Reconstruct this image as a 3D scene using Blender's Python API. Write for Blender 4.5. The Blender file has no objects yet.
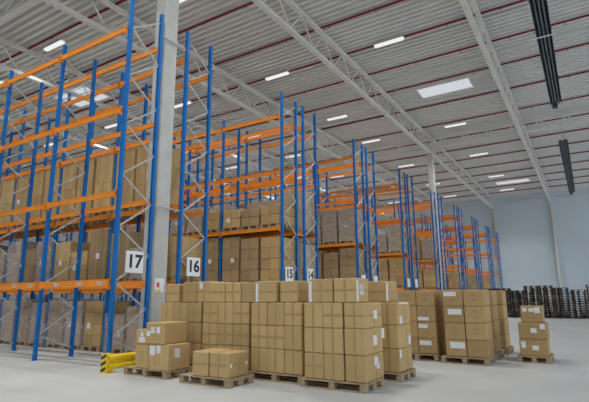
import bpy, math, random
from mathutils import Vector, Matrix
random.seed(7)
SC = bpy.context.scene
COL = SC.collection

# ------------------------------------------------------------------ camera
F_PX = 466.85
YAW, PIT, ROLL = math.radians(31.755), math.radians(11.508), math.radians(-0.509)
fw = Vector((-math.sin(YAW)*math.cos(PIT), math.cos(YAW)*math.cos(PIT), math.sin(PIT)))
rt0 = Vector((math.cos(YAW), math.sin(YAW), 0)); up0 = rt0.cross(fw)
rt = rt0*math.cos(ROLL)+up0*math.sin(ROLL); up = -rt0*math.sin(ROLL)+up0*math.cos(ROLL)
cd = bpy.data.cameras.new('camera'); cam = bpy.data.objects.new('camera', cd); COL.objects.link(cam)
cd.sensor_width = 36; cd.lens = 36*F_PX/589; cd.clip_end = 300
m = Matrix((rt, up, -fw)).transposed().to_4x4(); m.translation = Vector((0, 0, 1.5)); cam.matrix_world = m
SC.camera = cam
# ------------------------------------------------------------------ world and exposure
SC.view_settings.view_transform = 'Standard'; SC.view_settings.look = 'None'
SC.view_settings.gamma = 1; SC.view_settings.use_curve_mapping = False
SC.view_settings.exposure = -0.47
W = bpy.data.worlds.new('world'); SC.world = W; W.use_nodes = True
bg = W.node_tree.nodes['Background']; bg.inputs[0].default_value = (0.86, 0.93, 1.0, 1); bg.inputs[1].default_value = 1.15
# brighter daylight towards the open dock side on the right (+X)
_n = W.node_tree; _tc = _n.nodes.new('ShaderNodeTexCoord'); _sx = _n.nodes.new('ShaderNodeSeparateXYZ'); _mr = _n.nodes.new('ShaderNodeMapRange')
_mr.inputs['From Min'].default_value = -1; _mr.inputs['From Max'].default_value = 1; _mr.inputs['To Min'].default_value = 0.6; _mr.inputs['To Max'].default_value = 1.75
_n.links.new(_tc.outputs['Generated'], _sx.inputs[0]); _n.links.new(_sx.outputs[0], _mr.inputs[0]); _n.links.new(_mr.outputs[0], bg.inputs[1])
SC.cycles.max_bounces = 8; SC.cycles.diffuse_bounces = 5; SC.cycles.transparent_max_bounces = 12
LAMP_W = 250.0      # watts of each ceiling lamp
TUBE_E = 1.25       # brightness of the lamp's diffuser
SKY_E = 0.95        # brightness of the daylight seen through a skylight dome

# ------------------------------------------------------------------ materials
def nmat(name, col, rough=0.6, metal=0.0, noise=0.0, nscale=4.0, bump=0.0, bscale=40.0, stretch=None, spec=0.5, col2=None):
    M = bpy.data.materials.new(name); M.use_nodes = True; nt = M.node_tree; b = nt.nodes['Principled BSDF']
    b.inputs['Roughness'].default_value = rough; b.inputs['Metallic'].default_value = metal
    b.inputs['Specular IOR Level'].default_value = spec
    b.inputs['Base Color'].default_value = (*col, 1)
    tc = nt.nodes.new('ShaderNodeTexCoord')
    mp = nt.nodes.new('ShaderNodeMapping'); nt.links.new(tc.outputs['Object'], mp.inputs[0])
    if stretch: mp.inputs['Scale'].default_value = stretch
    if noise or col2:
        n = nt.nodes.new('ShaderNodeTexNoise'); n.inputs['Scale'].default_value = nscale; n.inputs['Detail'].default_value = 5
        nt.links.new(mp.outputs[0], n.inputs['Vector'])
        r = nt.nodes.new('ShaderNodeValToRGB')
        a = tuple(max(0, c*(1-noise)) for c in col); z = col2 or tuple(min(1, c*(1+noise)) for c in col)
        r.color_ramp.elements[0].position = 0.3; r.color_ramp.elements[0].color = (*a, 1)
        r.color_ramp.elements[1].position = 0.7; r.color_ramp.elements[1].color = (*z, 1)
        nt.links.new(n.outputs['Fac'], r.inputs[0]); nt.links.new(r.outputs[0], b.inputs['Base Color'])
    if bump:
        n2 = nt.nodes.new('ShaderNodeTexNoise'); n2.inputs['Scale'].default_value = bscale; n2.inputs['Detail'].default_value = 3
        nt.links.new(mp.outputs[0], n2.inputs['Vector'])
        bp = nt.nodes.new('ShaderNodeBump'); bp.inputs['Strength'].default_value = bump; bp.inputs['Distance'].default_value = 0.02
        nt.links.new(n2.outputs['Fac'], bp.inputs['Height']); nt.links.new(bp.outputs[0], b.inputs['Normal'])
    return M
def emis(name, col, s):
    M = bpy.data.materials.new(name); M.use_nodes = True; nt = M.node_tree; nt.nodes.clear()
    e = nt.nodes.new('ShaderNodeEmission'); e.inputs[0].default_value = (*col, 1); e.inputs[1].default_value = s
    o = nt.nodes.new('ShaderNodeOutputMaterial'); nt.links.new(e.outputs[0], o.inputs[0]); return M
def carton_mat(name, col):
    # cardboard: every carton its own tone, fine vertical fluting
    M = nmat(name, col, rough=0.75, spec=0.25)
    nt = M.node_tree; b = nt.nodes['Principled BSDF']
    oi = nt.nodes.new('ShaderNodeObjectInfo'); n = nt.nodes.new('ShaderNodeTexNoise'); n.inputs['Scale'].default_value = 2.5
    tc = [x for x in nt.nodes if x.type == 'TEX_COORD'][0]; nt.links.new(tc.outputs['Object'], n.inputs['Vector'])
    mr = nt.nodes.new('ShaderNodeMapRange'); mr.inputs['To Min'].default_value = 0.86; mr.inputs['To Max'].default_value = 1.1
    nt.links.new(oi.outputs['Random'], mr.inputs['Value'])
    mr2 = nt.nodes.new('ShaderNodeMapRange'); mr2.inputs['To Min'].default_value = 0.92; mr2.inputs['To Max'].default_value = 1.08
    nt.links.new(n.outputs['Fac'], mr2.inputs['Value'])
    mu = nt.nodes.new('ShaderNodeMath'); mu.operation = 'MULTIPLY'
    nt.links.new(mr.outputs[0], mu.inputs[0]); nt.links.new(mr2.outputs[0], mu.inputs[1])
    vm = nt.nodes.new('ShaderNodeVectorMath'); vm.operation = 'SCALE'; vm.inputs[0].default_value = col
    nt.links.new(mu.outputs[0], vm.inputs['Scale']); nt.links.new(vm.outputs[0], b.inputs['Base Color'])
    return M
BLUE = nmat('blue_paint', (0.004, 0.135, 0.43), 0.5, noise=0.12, nscale=2, spec=0.25)
ORANGE = nmat('orange_paint', (0.86, 0.27, 0.025), 0.5, noise=0.08, nscale=2, spec=0.3)
ZINC = nmat('zinc_plated_steel', (0.40, 0.41, 0.40), 0.5, 0.0, noise=0.1, nscale=6)
KRAFT = carton_mat('kraft_cardboard', (0.50, 0.345, 0.158))
KRAFT2 = carton_mat('plain_brown_cardboard', (0.44, 0.298, 0.138))
KRAFT3 = carton_mat('dull_brown_cardboard', (0.35, 0.25, 0.135))
KRAFT4 = carton_mat('grey_brown_cardboard', (0.43, 0.34, 0.265))
TAPE = nmat('brown_tape', (0.385, 0.25, 0.105), 0.4, noise=0.06, nscale=8)
SEAM = nmat('carton_seam', (0.20, 0.13, 0.06), 0.8)
PRINT = nmat('dark_carton_print', (0.29, 0.195, 0.095), 0.8)
LABEL = nmat('white_paper_label', (0.72, 0.73, 0.76), 0.6, noise=0.05, nscale=20)
WOOD = nmat('pallet_wood', (0.36, 0.265, 0.16), 0.8, noise=0.25, nscale=3, stretch=(1, 6, 6))
WOODOLD = nmat('weathered_pallet_wood', (0.065, 0.052, 0.042), 0.85, noise=0.5, nscale=5, stretch=(1, 5, 5))
WOODOLD2 = nmat('lighter_weathered_pallet_wood', (0.15, 0.11, 0.075), 0.85, noise=0.4, nscale=5, stretch=(1, 5, 5))
YELLOW = nmat('yellow_paint', (0.80, 0.56, 0.01), 0.4, noise=0.08, nscale=3)
BLACK = nmat('black_paint', (0.018, 0.018, 0.018), 0.5)
STEELW = nmat('pale_grey_painted_steel', (0.66, 0.66, 0.62), 0.5, noise=0.06, nscale=1)
CONC = nmat('concrete_column', (0.46, 0.465, 0.44), 0.8, noise=0.08, nscale=2, bump=0.2)
DECK = nmat('roof_sheeting', (0.67, 0.67, 0.65), 0.5, 0.0, noise=0.04, nscale=0.5)
RED = nmat('red_sprinkler_pipe', (0.22, 0.018, 0.028), 0.6, spec=0.2)
DARK = nmat('dark_heater_steel', (0.05, 0.068, 0.082), 0.5, 0.3, noise=0.3, nscale=3, stretch=(4, .6, 4))
DARK2 = nmat('heater_tube', (0.09, 0.11, 0.13), 0.4, 0.4)
WHITE = nmat('white_plastic', (0.72, 0.73, 0.73), 0.5)
SIGN = nmat('white_sign_board', (0.74, 0.76, 0.78), 0.5)
INK = nmat('black_ink', (0.02, 0.022, 0.028), 0.6)
CRED = nmat('red_ink', (0.7, 0.08, 0.08), 0.6); CYEL = nmat('yellow_ink', (0.8, 0.6, 0.05), 0.6)
CGRN = nmat('green_ink', (0.08, 0.45, 0.2), 0.6); CBLU = nmat('blue_ink', (0.1, 0.25, 0.6), 0.6)
TUBE = emis('lamp_diffuser', (1, 0.99, 0.97), TUBE_E)
SKYP = emis('daylight_dome', (0.90, 0.94, 1.0), SKY_E)
# floor: pale sealed concrete with worn patches
FLOOR = nmat('sealed_concrete', (0.535, 0.555, 0.555), 0.42, col2=(0.56, 0.575, 0.575), noise=0.08, nscale=0.9, bump=0.05, bscale=5)
# wall: long horizontal sandwich panels
WALLM = nmat('wall_panel', (0.57, 0.655, 0.725), 0.5, noise=0.03, nscale=0.3)
nt = WALLM.node_tree; wv = nt.nodes.new('ShaderNodeTexWave'); wv.bands_direction = 'Z'; wv.inputs['Scale'].default_value = 1.2
tc = [x for x in nt.nodes if x.type == 'TEX_COORD'][0]; nt.links.new(tc.outputs['Object'], wv.inputs['Vector'])
bp = nt.nodes.new('ShaderNodeBump'); bp.inputs['Strength'].default_value = 0.22; bp.inputs['Distance'].default_value = 0.05
nt.links.new(wv.outputs['Fac'], bp.inputs['Height']); nt.links.new(bp.outputs[0], nt.nodes['Principled BSDF'].inputs['Normal'])
# stretch film
FILM = bpy.data.materials.new('stretch_film'); FILM.use_nodes = True; nt = FILM.node_tree; pb = nt.nodes['Principled BSDF']
pb.inputs['Base Color'].default_value = (0.68, 0.63, 0.60, 1); pb.inputs['Roughness'].default_value = 0.3
tr = nt.nodes.new('ShaderNodeBsdfTransparent'); mx = nt.nodes.new('ShaderNodeMixShader')
no = nt.nodes.new('ShaderNodeTexNoise'); no.inputs['Scale'].default_value = 5; no.inputs['Detail'].default_value = 4; no.inputs['Distortion'].default_value = 1.5
rp = nt.nodes.new('ShaderNodeMapRange'); rp.inputs['From Min'].default_value = 0.25; rp.inputs['From Max'].default_value = 0.75
rp.inputs['To Min'].default_value = 0.12; rp.inputs['To Max'].default_value = 0.55
tc = nt.nodes.new('ShaderNodeTexCoord'); nt.links.new(tc.outputs['Object'], no.inputs['Vector'])
nt.links.new(no.outputs['Fac'], rp.inputs['Value']); nt.links.new(rp.outputs[0], mx.inputs[0])
nt.links.new(tr.outputs[0], mx.inputs[1]); nt.links.new(pb.outputs[0], mx.inputs[2])
nt.links.new(mx.outputs[0], [x for x in nt.nodes if x.type == 'OUTPUT_MATERIAL'][0].inputs[0])
b2 = nt.nodes.new('ShaderNodeBump'); b2.inputs['Strength'].default_value = 0.4; b2.inputs['Distance'].default_value = 0.03
nt.links.new(no.outputs['Fac'], b2.inputs['Height']); nt.links.new(b2.outputs[0], pb.inputs['Normal'])

# ------------------------------------------------------------------ mesh helpers
class MB:
    def __init__(s): s.v = []; s.f = []; s.mi = []
    def box(s, x0, x1, y0, y1, z0, z1, mi=0):
        n = len(s.v); s.v += [(x, y, z) for z in (z0, z1) for y in (y0, y1) for x in (x0, x1)]
        for f in ((0,2,3,1),(4,5,7,6),(0,1,5,4),(2,6,7,3),(0,4,6,2),(1,3,7,5)): s.f.append(tuple(n+i for i in f)); s.mi.append(mi)
        return s
    def bar(s, a, b, w, h, mi=0):
        a = Vector(a); b = Vector(b); d = (b-a).normalized()
        r = d.cross(Vector((0, 0, 1)));
        if r.length < 1e-3: r = Vector((1, 0, 0))
        r.normalize(); u = r.cross(d)
        n = len(s.v)
        for p in (a, b):
            for i, j in ((-1,-1),(1,-1),(1,1),(-1,1)): s.v.append(tuple(p + r*(i*w/2) + u*(j*h/2)))
        for f in ((0,1,2,3),(7,6,5,4),(0,4,5,1),(1,5,6,2),(2,6,7,3),(3,7,4,0)): s.f.append(tuple(n+i for i in f)); s.mi.append(mi)
        return s
    def tube(s, a, b, r, k=8, mi=0):
        a = Vector(a); b = Vector(b); d = (b-a).normalized()
        e = d.cross(Vector((0, 0, 1)))
        if e.length < 1e-3: e = Vector((1, 0, 0))
        e.normalize(); u = e.cross(d); n = len(s.v)
        for p in (a, b):
            for i in range(k):
                t = 2*math.pi*i/k; s.v.append(tuple(p + e*(r*math.cos(t)) + u*(r*math.sin(t))))
        for i in range(k): s.f.append((n+i, n+(i+1) % k, n+k+(i+1) % k, n+k+i)); s.mi.append(mi)
        s.f.append(tuple(n+k-1-i for i in range(k))); s.f.append(tuple(n+k+i for i in range(k))); s.mi += [mi, mi]
        return s
    def prism(s, prof, axis, a, b, mi=0):
        # closed profile extruded along an axis: 'y' profile is (x, z), 'x' profile is (y, z)
        n = len(s.v); k = len(prof)
        for t in (a, b):
            for p, q in prof: s.v.append((p, t, q) if axis == 'y' else (t, p, q) if axis == 'x' else (p, q, t))
        for i in range(k): s.f.append((n+i, n+(i+1) % k, n+k+(i+1) % k, n+k+i)); s.mi.append(mi)
        s.f.append(tuple(n+k-1-i for i in range(k))); s.f.append(tuple(n+k+i for i in range(k))); s.mi += [mi, mi]
        return s
    def mesh(s, name, mats, bevel=0.0, origin=None):
        me = bpy.data.meshes.new(name)
        v = s.v
        if origin: v = [(x-origin[0], y-origin[1], z-origin[2]) for x, y, z in v]
        me.from_pydata(v, [], s.f); me.update()
        for mt in (mats if isinstance(mats, (list, tuple)) else [mats]): me.materials.append(mt)
        me.polygons.foreach_set('material_index', s.mi)
        import bmesh
        bm = bmesh.new(); bm.from_mesh(me)
        if bevel: bmesh.ops.bevel(bm, geom=bm.edges[:], offset=bevel, segments=1, affect='EDGES', profile=0.5)
        bmesh.ops.recalc_face_normals(bm, faces=bm.faces[:]); bm.to_mesh(me); bm.free()
        return me
def obj(name, me, parent=None, loc=(0, 0, 0), rz=0.0):
    o = bpy.data.objects.new(name, me); COL.objects.link(o); o.location = loc; o.rotation_euler.z = rz
    if parent: o.parent = parent
    return o
def tag(o, label=None, cat=None, group=None, kind=None):
    if label: o['label'] = label
    if cat: o['category'] = cat
    if group: o['group'] = group
    if kind: o['kind'] = kind
    return o
def struct(name, me, loc=(0, 0, 0), label=None):
    o = obj(name, me, None, loc); o['kind'] = 'structure'
    if label: o['label'] = label
    return o
def empty(name, loc=(0, 0, 0), rz=0.0):
    o = bpy.data.objects.new(name, None); COL.objects.link(o); o.location = loc; o.rotation_euler.z = rz; o.empty_display_size = 0.2
    return o
ORD = ['first', 'second', 'third', 'fourth', 'fifth', 'sixth', 'seventh', 'eighth', 'ninth', 'tenth', 'eleventh', 'twelfth',
       'thirteenth', 'fourteenth', 'fifteenth', 'sixteenth', 'seventeenth', 'eighteenth', 'nineteenth', 'twentieth']

# ------------------------------------------------------------------ room
XL, XR, YF, YB, ZC = -50.0, 9.0, -3.0, 64.0, 13.75
struct('floor', MB().box(XL, 14, -8, YB, -0.2, 0).mesh('floor', FLOOR))
struct('wall_back', MB().box(XL, 14, YB, YB+0.2, 0, ZC+0.3).mesh('wall_back', WALLM))
struct('wall_left', MB().box(XL-0.2, XL, -3, YB, 0, ZC+0.3).mesh('wall_left', WALLM))
struct('wall_front_unseen', MB().box(XL, -13, -3.2, -3, 0, ZC+0.3).mesh('wall_front_unseen', WALLM))  # unseen front wall, added to keep daylight off the left floor and loads
# trapezoidal roof sheeting, ribs along X; openings left for the skylights
SKY = [(-7.6, -4.6, 26.5, 28.1), (-7.6, -4.3, 55.0, 56.6), (-27.0, -24.0, 15.2, 17.2), (-7.6, -4.6, 4.0, 5.6), (-27, -24, 40, 42)]
dk = MB(); P = 0.34
def strip(x0, x1, y0):
    prof = [(y0, ZC), (y0+0.15, ZC), (y0+0.19, ZC+0.17), (y0+P-0.04, ZC+0.17), (y0+P, ZC)]
    n = len(dk.v)
    for y, z in prof: dk.v += [(x0, y, z), (x1, y, z)]
    for i in range(4): dk.f.append((n+2*i, n+2*i+1, n+2*i+3, n+2*i+2)); dk.mi.append(0)
y = YF
while y < YB:
    cuts = [s for s in SKY if s[2]-0.001 < y+P/2 < s[3]]
    x = XL
    for s in sorted(cuts): strip(x, s[0], y); x = s[1]
    strip(x, XR, y); y += P
dk.box(XL, XR, YF, YB, ZC+0.5, ZC+0.55)
dm = dk.mesh('ceiling', DECK)
# the outer roof skin must not close the skylights: split it around them
ceil_o = struct('ceiling', dm)
for i, s in enumerate(SKY):
    f = MB().box(s[0]-.06, s[0], s[2]-.06, s[3]+.06, ZC-.02, ZC+.45).box(s[1], s[1]+.06, s[2]-.06, s[3]+.06, ZC-.02, ZC+.45)
    f.box(s[0], s[1], s[2]-.06, s[2], ZC-.02, ZC+.45).box(s[0], s[1], s[3], s[3]+.06, ZC-.02, ZC+.45)
    w = struct('window_%d' % (i+1), f.mesh('window_curb', WHITE))
    obj('daylight_dome', MB().box(s[0], s[1], s[2], s[3], ZC+.05, ZC+.09).mesh('daylight_dome', SKYP), w)
# eaves beam and far gutter line
struct('trim_1', MB().box(XL, 14, YB-0.12, YB, 12.9, 13.0).mesh('trim', STEELW))

# ------------------------------------------------------------------ columns
def column(x, y, top, label, w=0.42, d=0.46):
    c = obj('support_column', MB().box(-w/2, w/2, 0, d, 0, top).mesh('support_column', CONC, 0.02), None, (x, y, 0))
    tag(c, label, 'column', 'building support columns')
    obj('bearing_plate', MB().box(-w/2-.04, w/2+.04, -.04, d+.04, top, top+.06).mesh('bearing_plate', STEELW), c)
    return c
column(-9.24, 7.98, 12.06, 'thick pale column between the racks signed 17 and 16')
column(-9.24, 34.53, 12.06, 'pale column rising among the distant rack rows below the roof truss', .42, .42)
for x, l in ((-9.25, 'slim grey wall column at the far end of the middle roof truss'), (-2.8, 'slim grey wall column at the far end of the right roof truss')):
    c = obj('wall_column', MB().box(-.12, .12, -.5, -.47, 0, 12.06).box(-.12, .12, -.06, -.03, 0, 12.06).box(-.02, .02, -.48, -.04, 0, 12.06).mesh('wall_column', STEELW), None, (x, YB, 0))
    tag(c, l, 'column', 'slim wall columns')

# ------------------------------------------------------------------ roof trusses
def truss(a, b, z0, z1, n, label, group, name='roof_truss', w=0.20):
    a = Vector((*a, 0)); b = Vector((*b, 0)); d = b-a; L = d.length; d.normalize()
    r = empty(name, (a.x, a.y, 0), math.atan2(d.y, d.x)); tag(r, label, 'truss', group)
    obj('lower_chord', MB().box(0, L, -w/2, w/2, z0, z0+.16).mesh('lower_chord', STEELW), r)
    obj('upper_chord', MB().box(0, L, -w/2, w/2, z1-.16, z1).mesh('upper_chord', STEELW), r)
    p = L/n; me = MB().bar((0, 0, z0+.14), (p/2, 0, z1-.14), .055, .055).mesh('web_up', STEELW)
    me2 = MB().bar((p/2, 0, z1-.14), (p, 0, z0+.14), .055, .055).mesh('web_down', STEELW)
    for i in range(n):
        obj('web_bar', me, r, (i*p, 0, 0)); obj('web_bar', me2, r, (i*p, 0, 0))
    return r
for x, l in ((-2.8, 'slender pale roof truss on the right running to the far wall'),
             (-9.25, 'pale roof truss over the column in the middle of the picture'),
             (-15.65, 'pale roof truss above the racks, second to the left of the middle column'),
             (-22.3, 'pale roof truss above the racks at the upper left'),
             (-28.9, 'pale roof truss far left, behind the tall blue uprights')):
    truss((x, YF), (x, YB-.2), 12.12, 13.55, 34, l, 'main roof trusses')
for y, l in ((8.2, 'heavy pale cross beam truss above the left rack and column'), (34.72, 'pale cross truss at the head of the distant column')):
    truss((XL, y), (XR, y), 12.45, 13.3, 36, l, 'cross trusses', 'cross_truss', 0.2)

# ------------------------------------------------------------------ sprinkler pipes, lamps, conduit
head = MB().tube((0, 0, -.09), (0, 0, 0), .015).tube((0, 0, -.10), (0, 0, -.09), .03).mesh('sprinkler_head', RED)
PY = [5.3, 8.0, 11.1, 14.1, 17.35, 20.15, 22.9, 25.7, 29.2, 33.0, 36.5, 40, 43.4, 46.8, 50.2, 53.6, 57, 60.4]
for i, y in enumerate(PY):
    me = MB().tube((XL, 0, 0), (XR, 0, 0), .048, 8).mesh('sprinkler_pipe', RED)
    p = obj('sprinkler_pipe', me, None, (0, y, ZC-.09))
    tag(p, 'dark red sprinkler pipe under the roof, %s from the camera' % ORD[i], 'pipe', 'red sprinkler pipes')
    for k in range(14 if 10 < y < 34 else 0): obj('sprinkler_head', head, p, (-24.9+k*2.3, 0, -.03))
for y, l in ((20.75, 'thin pale conduit under the roof between the near lamps'), (28.7, 'thin pale conduit under the roof beside the skylight'), (24.3, 'thin pale conduit crossing just before the skylight')):
    tag(obj('conduit', MB().tube((XL, 0, 0), (XR, 0, 0), .042, 6).mesh('conduit', WHITE), None, (0, y, ZC-.05)), l, 'pipe', 'pale conduits')
hous = MB().prism([(-.07, 0), (.07, 0), (.11, -.05), (-.11, -.05)], 'x', -.74, .74).mesh('lamp_housing', WHITE)
dif = MB().box(-.72, .72, -.10, .10, -.13, -.05).mesh('diffuser', TUBE)
hang = MB().tube((-.5, 0, 0), (-.5, 0, .22), .008, 5).tube((.5, 0, 0), (.5, 0, .22), .008, 5).mesh('hanger', ZINC)
LX = [-6.87, -13.35, -20.6, -27.4, -35.0]; LY = [5.0, 12.1, 19.85, 27.2, 33.1, 41.6, 50.6, 58.1]
for ix, x in enumerate(LX):
    for iy, y in enumerate(LY):
        if (ix, iy) == (0, 3): continue
        if ix == 2 and iy == 1: y = 11.4
        o = empty('ceiling_lamp', (x, y, 13.5))
        tag(o, 'bright strip lamp, %s from the camera in the %s lamp line from the right' % (ORD[iy], ORD[ix]), 'lamp', 'strip lamps under the roof')
        obj('housing', hous, o); obj('diffuser', dif, o); obj('hanger', hang, o)
        ld = bpy.data.lights.new('lamp_light', 'AREA'); ld.shape = 'RECTANGLE'; ld.size = 1.4; ld.size_y = .2; ld.energy = LAMP_W; ld.color = (1, .97, .92); ld.spread = math.radians(106)
        lo = bpy.data.objects.new('lamp_light', ld); COL.objects.link(lo); lo.parent = o; lo.location = (0, 0, -.14)

# ------------------------------------------------------------------ radiant heaters
def heater(y0, y1, label):
    o = empty('radiant_heater', (-.40, y0, 11.5)); tag(o, label, 'heater', 'dark radiant heaters'); L = y1-y0
    for s in (-1, 1):
        hood = [(s*.005, .0), (s*.08, .16), (s*.20, .16), (s*.27, 0), (s*.25, 0), (s*.19, .14), (s*.09, .14), (s*.025, .0)]
        obj('reflector_hood', MB().prism(hood, 'y', 0, L).mesh('reflector_hood', DARK), o)
        obj('burner_tube', MB().tube((s*.13, 0, .04), (s*.13, L, .04), .04, 8).mesh('burner_tube', DARK2), o)
    for k in range(int(L/2.4)):
        obj('cross_bracket', MB().box(-.30, .30, k*2.4+.3, k*2.4+.34, .16, .2).mesh('cross_bracket', DARK2), o)
        obj('hanger', MB().tube((0, k*2.4+.32, .2), (0, k*2.4+.32, 2.6), .008, 5).mesh('hanger', ZINC), o)
    obj('burner_box', MB().box(-.2, .05, L-.05, L+.25, -.12, .12).mesh('burner_box', DARK), o)
    return o
heater(9.5, 27.6, 'long dark radiant heater hanging nearest, at the upper right')
heater(35.0, 54.0, 'farther dark radiant heater hanging near the right edge')
c = empty('white_tube_lamp', (-.46, 19.3, 11.36)); tag(c, 'thin white bar lamp hanging crosswise under the nearest dark heater', 'lamp')
obj('tube', MB().tube((-.5, 0, 0), (.5, 0, 0), .025, 8).mesh('tube', WHITE), c)
obj('hanger', MB().tube((-.45, 0, 0), (-.45, 0, 2.3), .007, 5).tube((.45, 0, 0), (.45, 0, 2.3), .007, 5).mesh('hanger', ZINC), c)

# ------------------------------------------------------------------ racks
BZ = [1.82, 3.86, 5.91, 8.05]; BAY = 2.8; XE = -9.0
def upright_mesh(h, flip):
    s = -1 if flip else 1
    # C-section: web faces the aisle, flanges and lips behind, front faced with small slots
    m_ = MB(); a, b = .09, .08; t = .012
    m_.box(-a/2, a/2, *sorted((0, s*t)), 0, h)
    m_.box(-a/2, -a/2+t, *sorted((s*t, s*b)), 0, h).box(a/2-t, a/2, *sorted((s*t, s*b)), 0, h)
    m_.box(-a/2+t, -a/2+.03, *sorted((s*(b-t), s*b)), 0, h).box(a/2-.03, a/2-t, *sorted((s*(b-t), s*b)), 0, h)
    m_.box(-.07, .07, *sorted((-s*.02, s*.11)), 0, .008)
    return m_.mesh('upright', BLUE)
UM = {(h, f): upright_mesh(h, f) for h in (9.0, 8.48) for f in (0, 1)}
def brace_mesh(z0, d0, z1, d1):
    return MB().bar((0, d0, z0), (0, d1, z1), .022, .036).mesh('brace', ZINC)
def beam_mesh(hh):
    L = BAY-.09
    m_ = MB(); m_.box(-L/2, L/2, -.025, .025, -hh/2, hh/2)
    m_.box(-L/2, L/2, -.03, .03, hh/2-.012, hh/2)
    for s in (-1, 1): m_.box(*sorted((s*L/2, s*(L/2-.01))), -.045, .045, -.12, .10)
    return m_.mesh('beam', ORANGE, 0)
BM = beam_mesh(.125); BM1 = beam_mesh(.165)
stk = MB().box(-.11, .11, -.002, 0, -.035, .035, 0).box(-.10, -.05, -.003, -.001, -.02, .02, 1).box(-.05, 0, -.003, -.001, -.02, .02, 2).box(0, .05, -.003, -.001, -.02, .02, 3).box(.05, .10, -.003, -.001, -.02, .02, 4).mesh('sticker', [LABEL, CRED, CYEL, CGRN, CBLU])
def rack(num, y0, dep, nb, label, levels=(0, 1, 2, 3), tall=2):
    r = empty('pallet_rack', (XE, y0, 0)); tag(r, label, 'rack', 'blue and orange pallet racks')
    bms = {}
    for i in range(nb+1):
        h = 9.0 if i == 0 else 8.48
        f = empty('upright_frame', (-i*BAY, 0, 0)); f.parent = r
        obj('upright', UM[(h, 0)], f); obj('upright', UM[(h, 1)], f, (0, dep, 0))
        a, b = .07, dep-.07; z = .60; side = 0
        if num % 2 == 0: a, b = b, a   # the rear rack of a pair is mounted mirrored
        while z+.63 < h:
            k = (side, round(z, 3))
            if k not in bms: bms[k] = brace_mesh(z, a if side == 0 else b, z+.625, b if side == 0 else a)
            obj('brace', bms[k], f); z += .625; side = 1-side
        if 'e' not in bms: bms['e'] = brace_mesh(.22, b, .6, a); 
        obj('brace', bms['e'], f)
    for i in range(nb):
        for li in levels:
            for yy, s in ((-.03, -1), (dep+.03, 1)):
                me = BM1 if li == 0 else BM
                b_ = obj('beam', me, r, (-(i+.5)*BAY, yy, BZ[li]))
                if li == 0 and s == -1 and num == 17:
                    for q in (-.62, .3, 1.05): obj('sticker', stk, b_, (q, -.031, 0))
    return r
R = {}
R[17] = rack(17, 6.80, 1.05, 3, 'empty blue and orange rack nearest the camera, signed 17')
R[16] = rack(16, 8.75, 1.05, 4, 'carton-filled blue and orange rack signed 16 behind the empty rack')
R[15] = rack(15, 13.66, 1.05, 7, 'blue and orange rack signed 15 across the first aisle')
R[14] = rack(14, 15.18, 1.05, 7, 'blue and orange rack signed 14 backed against the rack signed 15')
YR = {13: 20.02, 12: 21.5, 11: 26.55, 10: 28.0, 9: 33.25, 8: 35.12, 7: 40.2, 6: 41.85, 5: 47.35, 4: 49.1, 3: 54.5, 2: 56.2, 1: 61.6}
for n in range(13, 0, -1):
    back = n % 2 == 0
    pair = ORD[(13-n)//2+2]
    R[n] = rack(n, YR[n], 1.05, {13: 7, 12: 6, 11: 6, 10: 5, 9: 4}.get(n, 3),
                ('blue and orange rack, rear one of the %s back-to-back pair' if back else 'blue and orange rack, front one of the %s back-to-back pair') % pair if n > 1
                else 'last blue and orange rack standing at the far wall')
# spacers tying back-to-back racks
for z, w_ in ((8.4, 'upper'), (3.75, 'lower')):
    for y0_, g_, l_ in ((7.854, .892, 'thin %s tie bar past the thick column between signed racks'), (14.714, .462, 'thin %s tie bar between the racks signed fifteen and fourteen')):
        tag(obj('tie_bar', MB().bar((0, 0, 0), (0, g_, -.02), .03, .03).mesh('tie_bar', ZINC), None, (XE, y0_, z)), l_ % w_, 'bar', 'rack tie bars')

# ------------------------------------------------------------------ aisle signs
def text_mesh(s, size):
    c = bpy.data.curves.new('t', 'FONT'); c.body = s; c.size = size; c.extrude = .002; c.offset = .013; c.align_x = 'CENTER'; c.align_y = 'CENTER'
    o = bpy.data.objects.new('t', c); COL.objects.link(o); bpy.context.view_layer.update()
    me = bpy.data.meshes.new_from_object(o.evaluated_get(bpy.context.evaluated_depsgraph_get())); bpy.data.objects.remove(o)
    me.materials.clear(); me.materials.append(INK); return me
def sign(num, y, z, w, h, txt=True):
    s = obj('aisle_sign', MB().box(-.006, .006, -w/2, w/2, -h/2, h/2).mesh('aisle_sign', SIGN), None, (XE+.065, y, z))
    tag(s, {17: 'white sign numbered seventeen on the rack end beside the thick column', 16: 'white sign numbered sixteen on the rack end right of the thick column', 15: 'white sign numbered fifteen just above the carton stacks', 14: 'white sign numbered fourteen, smallest readable, above the carton stacks'}[num] if txt else 'white aisle sign on the end of the %s rack pair, front half' % ORD[(13-num)//2+2] if num % 2 else 'white aisle sign on the end of the %s rack pair, rear half' % ORD[(13-num)//2+2], 'sign', 'white aisle number signs')
    if txt:
        t = obj('numeral', text_mesh(str(num), h*.84), s); t.rotation_euler = (math.pi/2, 0, math.pi/2); t.location = (.0085, 0, 0); t.scale = (1.04, 1, 1)
    return s
sign(17, 7.33, 2.31, .50, .50); sign(16, 9.27, 2.29, .50, .50); sign(15, 14.05, 2.26, .50, .50); sign(14, 15.53, 2.26, .46, .50)
for n in (13, 12, 11, 10): sign(n, YR[n]+.5, 2.2, .5, .5, False)
nc = obj('notice_card', MB().box(0, .004, -.14, .14, 0, .34).mesh('notice_card', SIGN), None, (-9.03, 8.2, 1.62))
tag(nc, 'small white notice with red and yellow marks on the thick column', 'sign')
obj('red_mark', MB().box(.004, .006, -.09, .0, .12, .24).mesh('red_mark', CRED), nc); obj('yellow_mark', MB().box(.004, .006, -.13, .05, .0, .07).mesh('yellow_mark', CYEL), nc)

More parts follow.
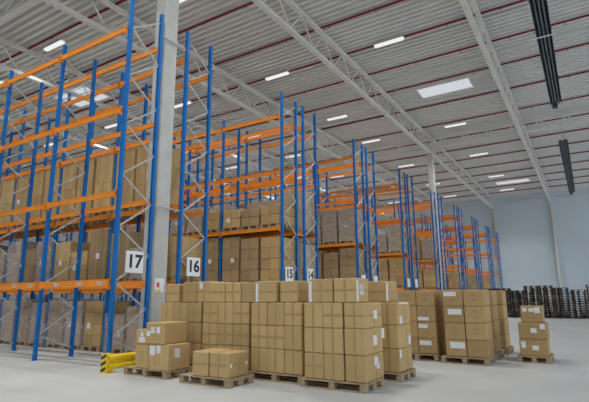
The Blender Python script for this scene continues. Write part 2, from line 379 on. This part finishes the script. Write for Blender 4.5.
# ------------------------------------------------------------------ rack end guard
g = empty('rack_guard', (-8.57, 6.42, 0)); tag(g, 'yellow steel rack end guard with black stripes on the floor', 'guard')
post = MB().box(-.10, .10, 0, .14, 0, .38).box(-.13, .13, -.02, .2, 0, .012)
obj('post', post.mesh('post', YELLOW, .0), g)
obj('post', MB().box(-.10, .10, 3.35, 3.49, 0, .40).box(-.13, .13, 3.3, 3.52, 0, .012).mesh('post', YELLOW), g)
st = MB()
for k in range(3):
    z = .06+k*.125; n = len(st.v)
    st.v += [(-.10, -.003, z-.06), (-.10, -.003, z), (.06, -.003, z+.07), (.06, -.003, z+.01)]; st.f.append((n, n+3, n+2, n+1)); st.mi.append(0)
    st.v += [(-.10, -.0005, z-.06), (-.10, -.0005, z), (.06, -.0005, z+.07), (.06, -.0005, z+.01)]; st.f.append((n+4, n+5, n+6, n+7)); st.mi.append(0)
obj('black_stripes', st.mesh('black_stripes', BLACK), g)
wb = [(q[0], q[1]*.9) for q in ((.10, .40), (.13, .385), (.155, .35), (.155, .30), (.12, .265), (.12, .205), (.155, .17), (.155, .12), (.13, .085), (.10, .07), (.10, .09), (.14, .125), (.14, .165), (.105, .20), (.105, .27), (.14, .305), (.14, .345), (.10, .38))]
obj('rail', MB().prism(wb, 'y', .02, 3.47).mesh('rail', YELLOW), g)

# ------------------------------------------------------------------ pallets
def pallet_parts(w, d):
    """deck boards run along X; returns {name: [(mesh, loc)]} for a pallet w (X) by d (Y), 0.144 high"""
    out = []
    bw = .125 if d < .9 else .135; n = 5
    for i in range(n):
        y = bw/2 + i*(d-bw)/(n-1)
        out.append(('deck_board', ('db', w, bw), MB().box(0, w, -bw/2, bw/2, 0, .022), (0, y, .122)))
    for x in (.05, w/2, w-.05-.0):
        x = min(max(x, .05), w-.05)
        out.append(('stringer_board', ('sb', d), MB().box(-.05, .05, 0, d, 0, .022), (x, 0, .10)))
        for y in (.072, d/2, d-.072):
            out.append(('block', ('bl',), MB().box(-.05, .05, -.07, .07, 0, .078), (x, y, .022)))
    for y in (.05, d/2, d-.05):
        out.append(('bottom_board', ('bb', w), MB().box(0, w, -.05, .05, 0, .022), (0, y, 0)))
    return out
PC = {}
def pallet(x, y, w, d, label, rz=0, group='wooden pallets under the stacks on the floor', mat=WOOD):
    o = empty('wooden_pallet', (x, y, 0), rz); tag(o, label, 'pallet', group)
    for nm, key, mb, loc in pallet_parts(w, d):
        k = (key, mat.name)
        if k not in PC: PC[k] = mb.mesh(nm, mat, .003)
        obj(nm, PC[k], o, loc)
    return o
def pallet_mesh(w, d, mat, bevel=0):
    m_ = MB()
    for nm, key, mb, loc in pallet_parts(w, d):
        n = len(m_.v); m_.v += [(a+loc[0], b+loc[1], c+loc[2]) for a, b, c in mb.v]; m_.f += [tuple(n+i for i in f) for f in mb.f]; m_.mi += mb.mi
    return m_.mesh('pallet', mat, bevel)

# ------------------------------------------------------------------ cartons
CC = {}
def carton_mesh(w, d, h, mat):
    k = (round(w, 3), round(d, 3), round(h, 3), mat.name)
    if k not in CC: CC[k] = MB().box(-w/2, w/2, -d/2, d/2, 0, h).mesh('carton', mat, min(.016, w*.042))
    return CC[k]
def carton(x0, y0, z0, w, d, h, label, group, tape='v', labels=(), marks=(), mat=None, jit=1.0, rz=None):
    """x0,y0: front left corner. labels: (face, u, v, width, height) in metres from the face's lower left; faces f (front), s (right side)"""
    mat = mat or KRAFT
    rz = random.uniform(-.006, .006)*jit if rz is None else rz
    yo = random.uniform(-.006, .006)*jit
    o = obj('carton', carton_mesh(w, d, h, mat), None, (x0+w/2, y0+d/2+yo, z0), rz); tag(o, label, 'carton', group)
    e = .0015
    if 'v' in tape:   # front and top centre tape, and the same on the right side when 's' asked
        obj('tape', MB().box(-.02, .02, -d/2-e, -d/2, .018, h-.018).box(-.026, .026, -d/2, d/2, h, h+e).mesh('tape', TAPE), o)
    if 'h' in tape:
        obj('tape', MB().box(-w/2+.02, w/2-.02, -d/2-e*1.3, -d/2, h*.5-.02, h*.5+.02).box(w/2, w/2+e, -d/2+.02, d/2-.02, h*.5-.02, h*.5+.02).mesh('tape', TAPE), o)
    if 'q' in tape:   # seam on the right side
        obj('seam', MB().box(w/2, w/2+e, -.008, .008, .004, h-.004).mesh('seam', SEAM), o)
    for fc, u, v, lw, lh in labels:
        if fc == 'f': me = MB().box(-w/2+u, -w/2+u+lw, -d/2-e*2, -d/2, v, v+lh)
        else: me = MB().box(w/2, w/2+e*2, -d/2+u, -d/2+u+lw, v, v+lh)
        obj('paper_label', me.mesh('paper_label', LABEL), o)
    for fc, u, v, lw, lh in marks:
        if fc == 'f': me = MB().box(-w/2+u, -w/2+u+lw, -d/2-e, -d/2, v, v+lh)
        else: me = MB().box(w/2, w/2+e, -d/2+u, -d/2+u+lw, v, v+lh)
        obj('printed_mark', me.mesh('printed_mark', PRINT), o)
    return o
ROWN = ['bottom', 'second', 'third', 'fourth']
def stack(name, where, px, py, pw, pd, xs, y0, w, d, h, nz, tape, labels=None, marks=None, mat=None, zb=.146, colnames=None):
    """pallet plus nz layers of cartons at the columns xs"""
    pallet(px, py, pw, pd, 'wooden pallet under '+where)
    cn = colnames or {1: [''], 2: ['left ', 'right '], 3: ['left ', 'middle ', 'right ']}[len(xs)]
    for k in range(nz):
        for i, x in enumerate(xs):
            t = tape(i, k) if callable(tape) else tape
            carton(x, y0, zb+k*(h+.003)+.004, w, d, h, '%s %scarton of %s' % (ROWN[k], cn[i], where), 'cartons of '+name, t,
                   (labels or {}).get((i, k), ()), (marks or {}).get((i, k), ()), mat)
H3 = .409
def tp(pat): return lambda i, k: pat[k][i]
# four stacks in a line behind the low pallets
wA = 'the front stack nearest the camera'
stack('the nearest stack', wA, -4.34, 7.12, 1.2, .80, [-4.25, -3.88, -3.487], 7.14, .365, .75, H3, 3,
      tp([['vh', 'v', 'v'], ['v', 'v', 'v'], ['v', 'vh', 'vh']]),
      {(2, 2): [('s', .38, .14, .15, .14)], (2, 1): [('s', .34, .13, .15, .16), ('s', .70, .22, .13, .16)], (2, 0): [('s', .35, .22, .14, .14), ('s', .44, .16, .12, .1)]},
      {(2, k): [('s', .40, .05, .02, .3)] for k in range(3)})
ZT = .152+3*(H3+.003)
carton(-4.15, 7.15, ZT, .46, .42, .395, 'carton lying on top of the nearest stack, left one with white edge label', 'top cartons', 'vh', [('f', 0, .01, .06, .35)])
carton(-3.665, 7.15, ZT, .42, .50, .40, 'carton on top of the nearest stack, right one with labelled side', 'top cartons', 'vh', [('s', 0, .01, .07, .35), ('s', .16, .12, .12, .15), ('s', .13, .17, .12, .12)])
wB = 'the second stack left from the nearest one'
stack('the second stack', wB, -5.58, 7.28, 1.2, .86, [-5.51, -5.135, -4.76], 7.30, .37, .82, H3, 3,
      tp([['v', 'v', 'v'], ['vh', 'vh', 'v'], ['v', 'v', 'vh']]))
carton(-5.41, 7.31, ZT, .47, .42, .395, 'top carton with white edge strip on the second stack, left one', 'top cartons', 'h', [('f', 0, .01, .06, .35)])
carton(-4.86, 7.31, ZT, .39, .42, .385, 'top carton on the right of the second stack', 'top cartons', 'h')
wC = 'the third stack left from the nearest one'
stack('the third stack', wC, -6.84, 7.38, 1.2, .86, [-6.83, -6.43, -6.03], 7.40, .393, .82, H3, 3,
      tp([['v', 'v', 'v'], ['vh', 'vh', 'vh'], ['vh', 'v', 'vh']]))
for i, (x, w) in enumerate(((-6.67, .40), (-6.25, .39), (-5.845, .35))):
    carton(x, 7.41, ZT, w, .42, .40-.01*i, 'top carton lying on the third stack, %s' % ('left one', 'middle one', 'right one')[i], 'top cartons', 'h' if i != 1 else 'vh')
wD = 'the leftmost tall stack beside the thick column'
stack('the leftmost tall stack', wD, -8.18, 7.50, 1.2, .80, [-8.18, -7.77, -7.36], 7.50, .40, .80, H3, 3,
      tp([['v', 'v', 'v'], ['v', 'v', 'v'], ['v', 'v', 'vh']]))
carton(-8.06, 7.52, ZT, .39, .42, .395, 'single top carton at the left end of the leftmost tall stack', 'top cartons', 'h')
carton(-7.52, 7.50, ZT, .40, .44, .43, 'tall top carton in the middle of the leftmost tall stack', 'top cartons', 'vh')
carton(-7.11, 7.50, ZT, .41, .44, .43, 'top carton with small label at the right end of leftmost tall stack', 'top cartons', 'vh', [('f', .08, .28, .09, .12)])
# stack behind, right of the nearest one
wE = 'the stack just behind the nearest one'
stack('the stack behind', wE, -4.17, 8.32, 1.2, .8, [-4.17, -3.78, -3.39], 8.36, .385, .70, .405, 3, tp([['v']*3]*3),
      {(2, 2): [('s', .10, .02, .13, .13), ('s', .1, .37, .5, .03)], (2, 1): [('s', .52, .04, .13, .15)], (2, 0): [('s', .0, .25, .10, .14)]},
      {(2, k): [('s', .42, .08, .02, .28)] for k in range(3)})
ZE = .152+3*.408
carton(-4.05, 8.38, ZE, .42, .42, .385, 'top carton on the left of the stack just behind the nearest one', 'top cartons', 'h')
carton(-3.62, 8.38, ZE, .41, .60, .385, 'top carton with white strip on the stack just behind the nearest one', 'top cartons', 'h', [('s', .0, .01, .09, .35)])
# ---- larger cartons farther right
HD = .362
def mk(w): return [('f', w*.50, .10, .012, .2), ('f', w*.32, .24, .16, .012), ('f', w*.28, .13, .2, .01)]
MK = lambda w, n: {(i, k): mk(w) for i in range(n) for k in range(4)}
stack('the left far stack', 'the left one of the far four-high stacks', -4.12, 11.24, 1.0, .9, [-4.02, -3.57], 11.28, .44, .70, HD, 4, '',
      {(1, 2): [('f', .02, .03, .26, .08)], (1, 1): [('f', .02, .22, .22, .09)], (1, 0): [('f', .02, .20, .28, .10)]}, MK(.45, 2), KRAFT2)
stack('the wide far stack', 'the front right one of the far four-high stacks', -3.02, 11.08, 1.02, .80, [-2.90, -2.44], 11.12, .445, .66, HD, 4, '',
      {(0, 3): [('f', .02, .22, .28, .10)], (0, 2): [('f', .10, .18, .30, .12)], (0, 0): [('f', .10, .18, .32, .13)]}, MK(.455, 2), KRAFT2)
stack('the second far stack', 'the four-high stack directly behind the front right far one', -3.08, 12.15, 1.1, .85, [-2.93, -2.46], 12.2, .455, .66, HD-.003, 4, '', None, {(1, 1): [('s', .4, .1, .03, .2)]}, KRAFT2)
stack('the rear far stack', 'the rearmost of the far four-high stacks', -3.0, 13.3, 1.1, .85, [-2.88, -2.40], 13.32, .455, .66, HD-.003, 4, '', None, None, KRAFT2)
stack('the left rear stack', 'the four-high stack hidden behind the left far one', -4.12, 12.3, 1.0, .9, [-4.02, -3.555], 12.34, .45, .82, HD, 4, '', None, None, KRAFT2)
# ---- small stack on the right
wF = 'the small lone stack on the right'
pallet(-1.56, 11.98, .68, .86, 'short wooden pallet under the small lone stack on the right')
carton(-1.49, 12.0, .146, .57, .60, .36, 'bottom carton with two labels of the small lone stack on the right', 'cartons of the lone stack', '', [('f', .04, .17, .09, .14), ('f', .26, .13, .13, .10)], [('f', .28, .0, .01, .35)], KRAFT2)
carton(-1.48, 12.0, .509, .58, .62, .355, 'middle carton with tilted label of the small lone stack on the right', 'cartons of the lone stack', '', [('f', .25, .14, .12, .10), ('f', .44, .22, .10, .11)], [('f', .27, .0, .01, .35)], KRAFT2)
carton(-1.405, 12.02, .867, .45, .45, .37, 'top carton with three white labels on the small lone stack', 'cartons of the lone stack', '', [('f', .04, .24, .09, .09), ('f', .17, .24, .11, .08), ('f', .29, .21, .11, .13)], None or [('f', .12, .1, .2, .012)], KRAFT2)
carton(-1.45, 12.62, .146, .50, .20, .60, 'narrow pale carton standing behind the small lone stack', 'cartons of the lone stack', '', (), (), KRAFT)
# ---- left low pallet beside the yellow guard
pallet(-8.10, 6.54, 1.22, .72, 'wooden pallet beside the yellow guard', math.radians(-1.5))
carton(-7.80, 6.54, .146, .40, .55, .455, 'upright carton at the left end of the pallet beside the yellow guard', 'large cartons by the guard', '', (), [('f', .14, .12, .012, .22), ('f', .22, .1, .012, .22)], rz=.01)
carton(-7.35, 6.50, .146, .50, .60, .47, 'bulky lower carton with labels on the pallet beside the yellow guard', 'large cartons by the guard', '', [('f', .01, .27, .15, .17), ('f', .20, .31, .1, .14), ('s', .17, .22, .14, .17)], [('f', .16, .08, .012, .22), ('f', .26, .1, .012, .2)], rz=.02)
carton(-7.80, 6.54, .604, .30, .5, .27, 'small carton with pale labels set on top at far left by the guard', 'large cartons by the guard', '', [('f', .10, .03, .17, .1), ('f', .14, .14, .08, .08)])
carton(-7.47, 6.50, .62, .52, .60, .40, 'large upper carton with three labels beside the leftmost tall stack', 'large cartons by the guard', '', [('f', .03, .14, .1, .1), ('f', .15, .2, .1, .12), ('f', .30, .2, .1, .12)], (), rz=.0)
# ---- low pallet in front
pallet(-6.42, 6.40, 1.14, .70, 'low wooden pallet in front carrying a single layer of cartons', math.radians(-1))
carton(-6.13, 6.41, .146, .37, .27, .41, 'left front carton on the low pallet in front', 'cartons of the low pallet', 'h')
carton(-5.735, 6.41, .146, .415, .27, .41, 'right front carton on the low pallet in front', 'cartons of the low pallet', 'vh', [('s', .05, .17, .06, .06)])
carton(-6.12, 6.69, .146, .37, .29, .415, 'left rear carton on the low pallet in front', 'cartons of the low pallet', 'h')
carton(-5.73, 6.69, .146, .41, .29, .405, 'right rear carton on the low pallet in front', 'cartons of the low pallet', 'h', [('s', .2, .17, .06, .06)], [('s', .03, .1, .02, .2)])

# ------------------------------------------------------------------ loads stored in the racks
LPM = pallet_mesh(.8, 1.15, WOOD)
FS = {}
def film_mesh(w, d, h):
    k = (round(w, 2), round(d, 2), round(h, 1), random.randint(0, 3))
    if k not in FS:
        rnd = random.Random(hash(k)); m_ = MB(); nx, ny, nz = 5, 6, 7
        # five-sided draped shell with wrinkled walls
        def P_(u, v, q): return ((u-.5)*w + rnd.uniform(-.012, .012), (v-.5)*d + rnd.uniform(-.012, .012), q*h + (rnd.uniform(-.02, .01) if q == 1 else 0))
        ring = [(i/nx, 0) for i in range(nx)] + [(1, j/ny) for j in range(ny)] + [(1-i/nx, 1) for i in range(nx)] + [(0, 1-j/ny) for j in range(ny)]
        K = len(ring)
        for q in range(nz+1):
            for u, v in ring: m_.v.append(P_(u, v, q/nz))
        for q in range(nz):
            for i in range(K): m_.f.append((q*K+i, q*K+(i+1) % K, (q+1)*K+(i+1) % K, (q+1)*K+i)); m_.mi.append(0)
        m_.f.append(tuple(nz*K+i for i in range(K))); m_.mi.append(0)
        FS[k] = m_.mesh('stretch_film', FILM)
    return FS[k]
def load(num, slot, lvl, h, style, nx=2, nz=3, ny=2, mat=None):
    bay, j = divmod(slot, 3)
    xc = XE-bay*BAY-.5-.9*j; yc = YR.get(num, {17: 6.8, 16: 8.75, 15: 13.66, 14: 15.18}.get(num))+.525
    z = 0 if lvl == 0 else BZ[lvl-1]+(.0825 if lvl == 1 else .0625)
    o = empty('pallet_load', (xc+random.uniform(-.015, .015), yc, z+.001))
    lv = ['on floor', 'lowest beams', 'second beams'][lvl]
    who = {16: 'rack with sixteen sign', 15: 'rack with fifteen sign', 14: 'rack with fourteen sign'}.get(num) or '%s rack of %s pair' % ('rear' if num % 2 == 0 else 'front', ORD[(13-num)//2+2])
    st_ = {'k': 'brown carton', 'w': 'film-wrapped carton', 'm': 'greyish wrapped carton'}[style]
    tag(o, '%s load, %s, %s, %s from aisle end' % (st_, lv, who, ORD[slot]), 'pallet load', 'pallet loads in the racks')
    obj('pallet', LPM, o, (-.4, -.575, 0))
    mt = mat or {'k': random.choice((KRAFT2, KRAFT2, KRAFT, KRAFT3)), 'w': random.choice((KRAFT3, KRAFT2)), 'm': KRAFT4}[style]
    w, d = (.80 if style == 'k' else .76), 1.10; cw, cdp, ch = w/nx, d/ny, h/nz
    me = carton_mesh(cw-.006, cdp-.006, ch-.004, mt)
    for a in range(nx):
        for b_ in range(ny):
            top = nz if style == 'k' or random.random() > .2 else nz-1
            for c_ in range(top):
                q = obj('carton', me, o, (-w/2+cw*(a+.5)+random.uniform(-.004, .004), -d/2+cdp*(b_+.5)+random.uniform(-.004, .004), .145+c_*ch))
    if random.random() < .45:
        obj('paper_label', MB().box(-.08, .08, -d/2-.012, -d/2-.008, h*.5, h*.5+.17).mesh('paper_label', LABEL), o, (random.uniform(-.2, .2), 0, 0))
    if style in 'wm': obj('stretch_film', film_mesh(w+.05, d+.05, h+.06), o, (0, 0, .10))
    return o
U = random.uniform
# rack 16: floor, lowest and second beams
F0 = [('m', 1.2), ('w', 1.1), ('w', .9), ('k', 1.25), ('m', 1.25), ('w', 1.3), ('m', 1.2), ('w', 1.35), ('m', 1.3), ('m', 1.2), ('w', 1.3), ('m', 1.2)]
for s, (st_, h) in enumerate(F0): load(16, s, 0, h, st_, 2, 4)
F1 = [('k', 1.05), ('m', .8), ('k', 1.3), ('k', 1.45), ('k', .85), ('k', 1.2), ('w', 1.3), ('k', 1.1), ('m', 1.4), ('w', 1.1), ('k', 1.4), ('m', 1.4)]
for s, (st_, h) in enumerate(F1): load(16, s, 1, h, st_, random.choice((3, 4)) if st_ == 'k' else 2, 2 if st_ == 'k' else 4)
for s in range(1, 12): load(16, s, 2, 1.76, 'k', 4, random.choice((2, 3)), 2, KRAFT2 if s % 3 else KRAFT)
# rack 15 and 14
for s in range(13): load(15, s, 1, U(1.5, 1.7), 'k', random.choice((2, 3)), 4, 2, random.choice((KRAFT2, KRAFT3)))
H15 = [('k', .66), ('k', .62), ('k', .66), ('k', .7), ('w', .95), ('w', .9), ('w', 1.2), ('k', .9), ('w', 1.3), ('k', 1.3), ('w', 1.2), ('k', 1.4), ('w', 1.3)]
for s, (st_, h) in enumerate(H15): load(15, s, 2, h, st_, 2, 3 if h > .8 else 2)
for s in range(6): load(14, s, 1, U(1.3, 1.6), 'w', 2, 3)
for s, h in enumerate((1.5, 1.2, 1.2, 1.0, 1.3, .9)): load(14, s, 2, h, 'w', 2, 3)
for s in range(6): load(13, s, 1, U(1.4, 1.65), 'k', 2, 4, 2, KRAFT3)
for s in range(6): load(13, s, 2, U(1.5, 1.6), 'w' if s else 'm', 2, 3, 2, KRAFT3)
for s in range(3): load(12, s, 1, U(1.2, 1.6), 'w')
for s in range(3): load(12, s, 2, U(1.0, 1.4), 'w')
for s in range(5): load(11, s, 1, U(1.2, 1.6), 'k', 2, 3)
for s in range(4): load(11, s, 2, (1.5, 1.0, 1.1, 1.0)[s], 'w', 2, 3, 2, KRAFT3)
for s in range(3): load(10, s, 1, U(1.2, 1.5), 'w')
for s in range(4): load(9, s, 1, U(1.2, 1.5), 'k', 2, 3)
for s in range(4): load(9, s, 2, U(1.3, 1.7), ('w', 'k')[s % 2], 2, 3)
for n in (7, 5, 3):
    for s in range(3): load(n, s, 1, U(1.2, 1.5), 'k', 2, 3)

# ------------------------------------------------------------------ empty pallet stacks before the far wall
PMA = [pallet_mesh(.8, 1.2, WOODOLD), pallet_mesh(.8, 1.2, WOODOLD2)]
cols = [(-6.2, 13), (-5.36, 13), (-4.50, 12), (-3.66, 14), (-2.82, 14), (-1.98, 13), (-1.02, 12), (-.18, 14), (.66, 13), (1.5, 14)]
for ci, (x, n) in enumerate(cols):
    for row in (0, 1):
        for k in range(n-row):
            o = obj('empty_pallet', PMA[0] if random.random() < .72 else PMA[1], None, (x+U(-.02, .02)+row*.3, 34.1+U(-.02, .02)+row*1.26, k*.1445))
            tag(o, 'weathered empty pallet, %s from floor, %s %s pallet stack from left at far wall' % (ORD[k], ORD[ci], ('front', 'rear')[row]), 'pallet', 'empty pallets stacked before the far wall')
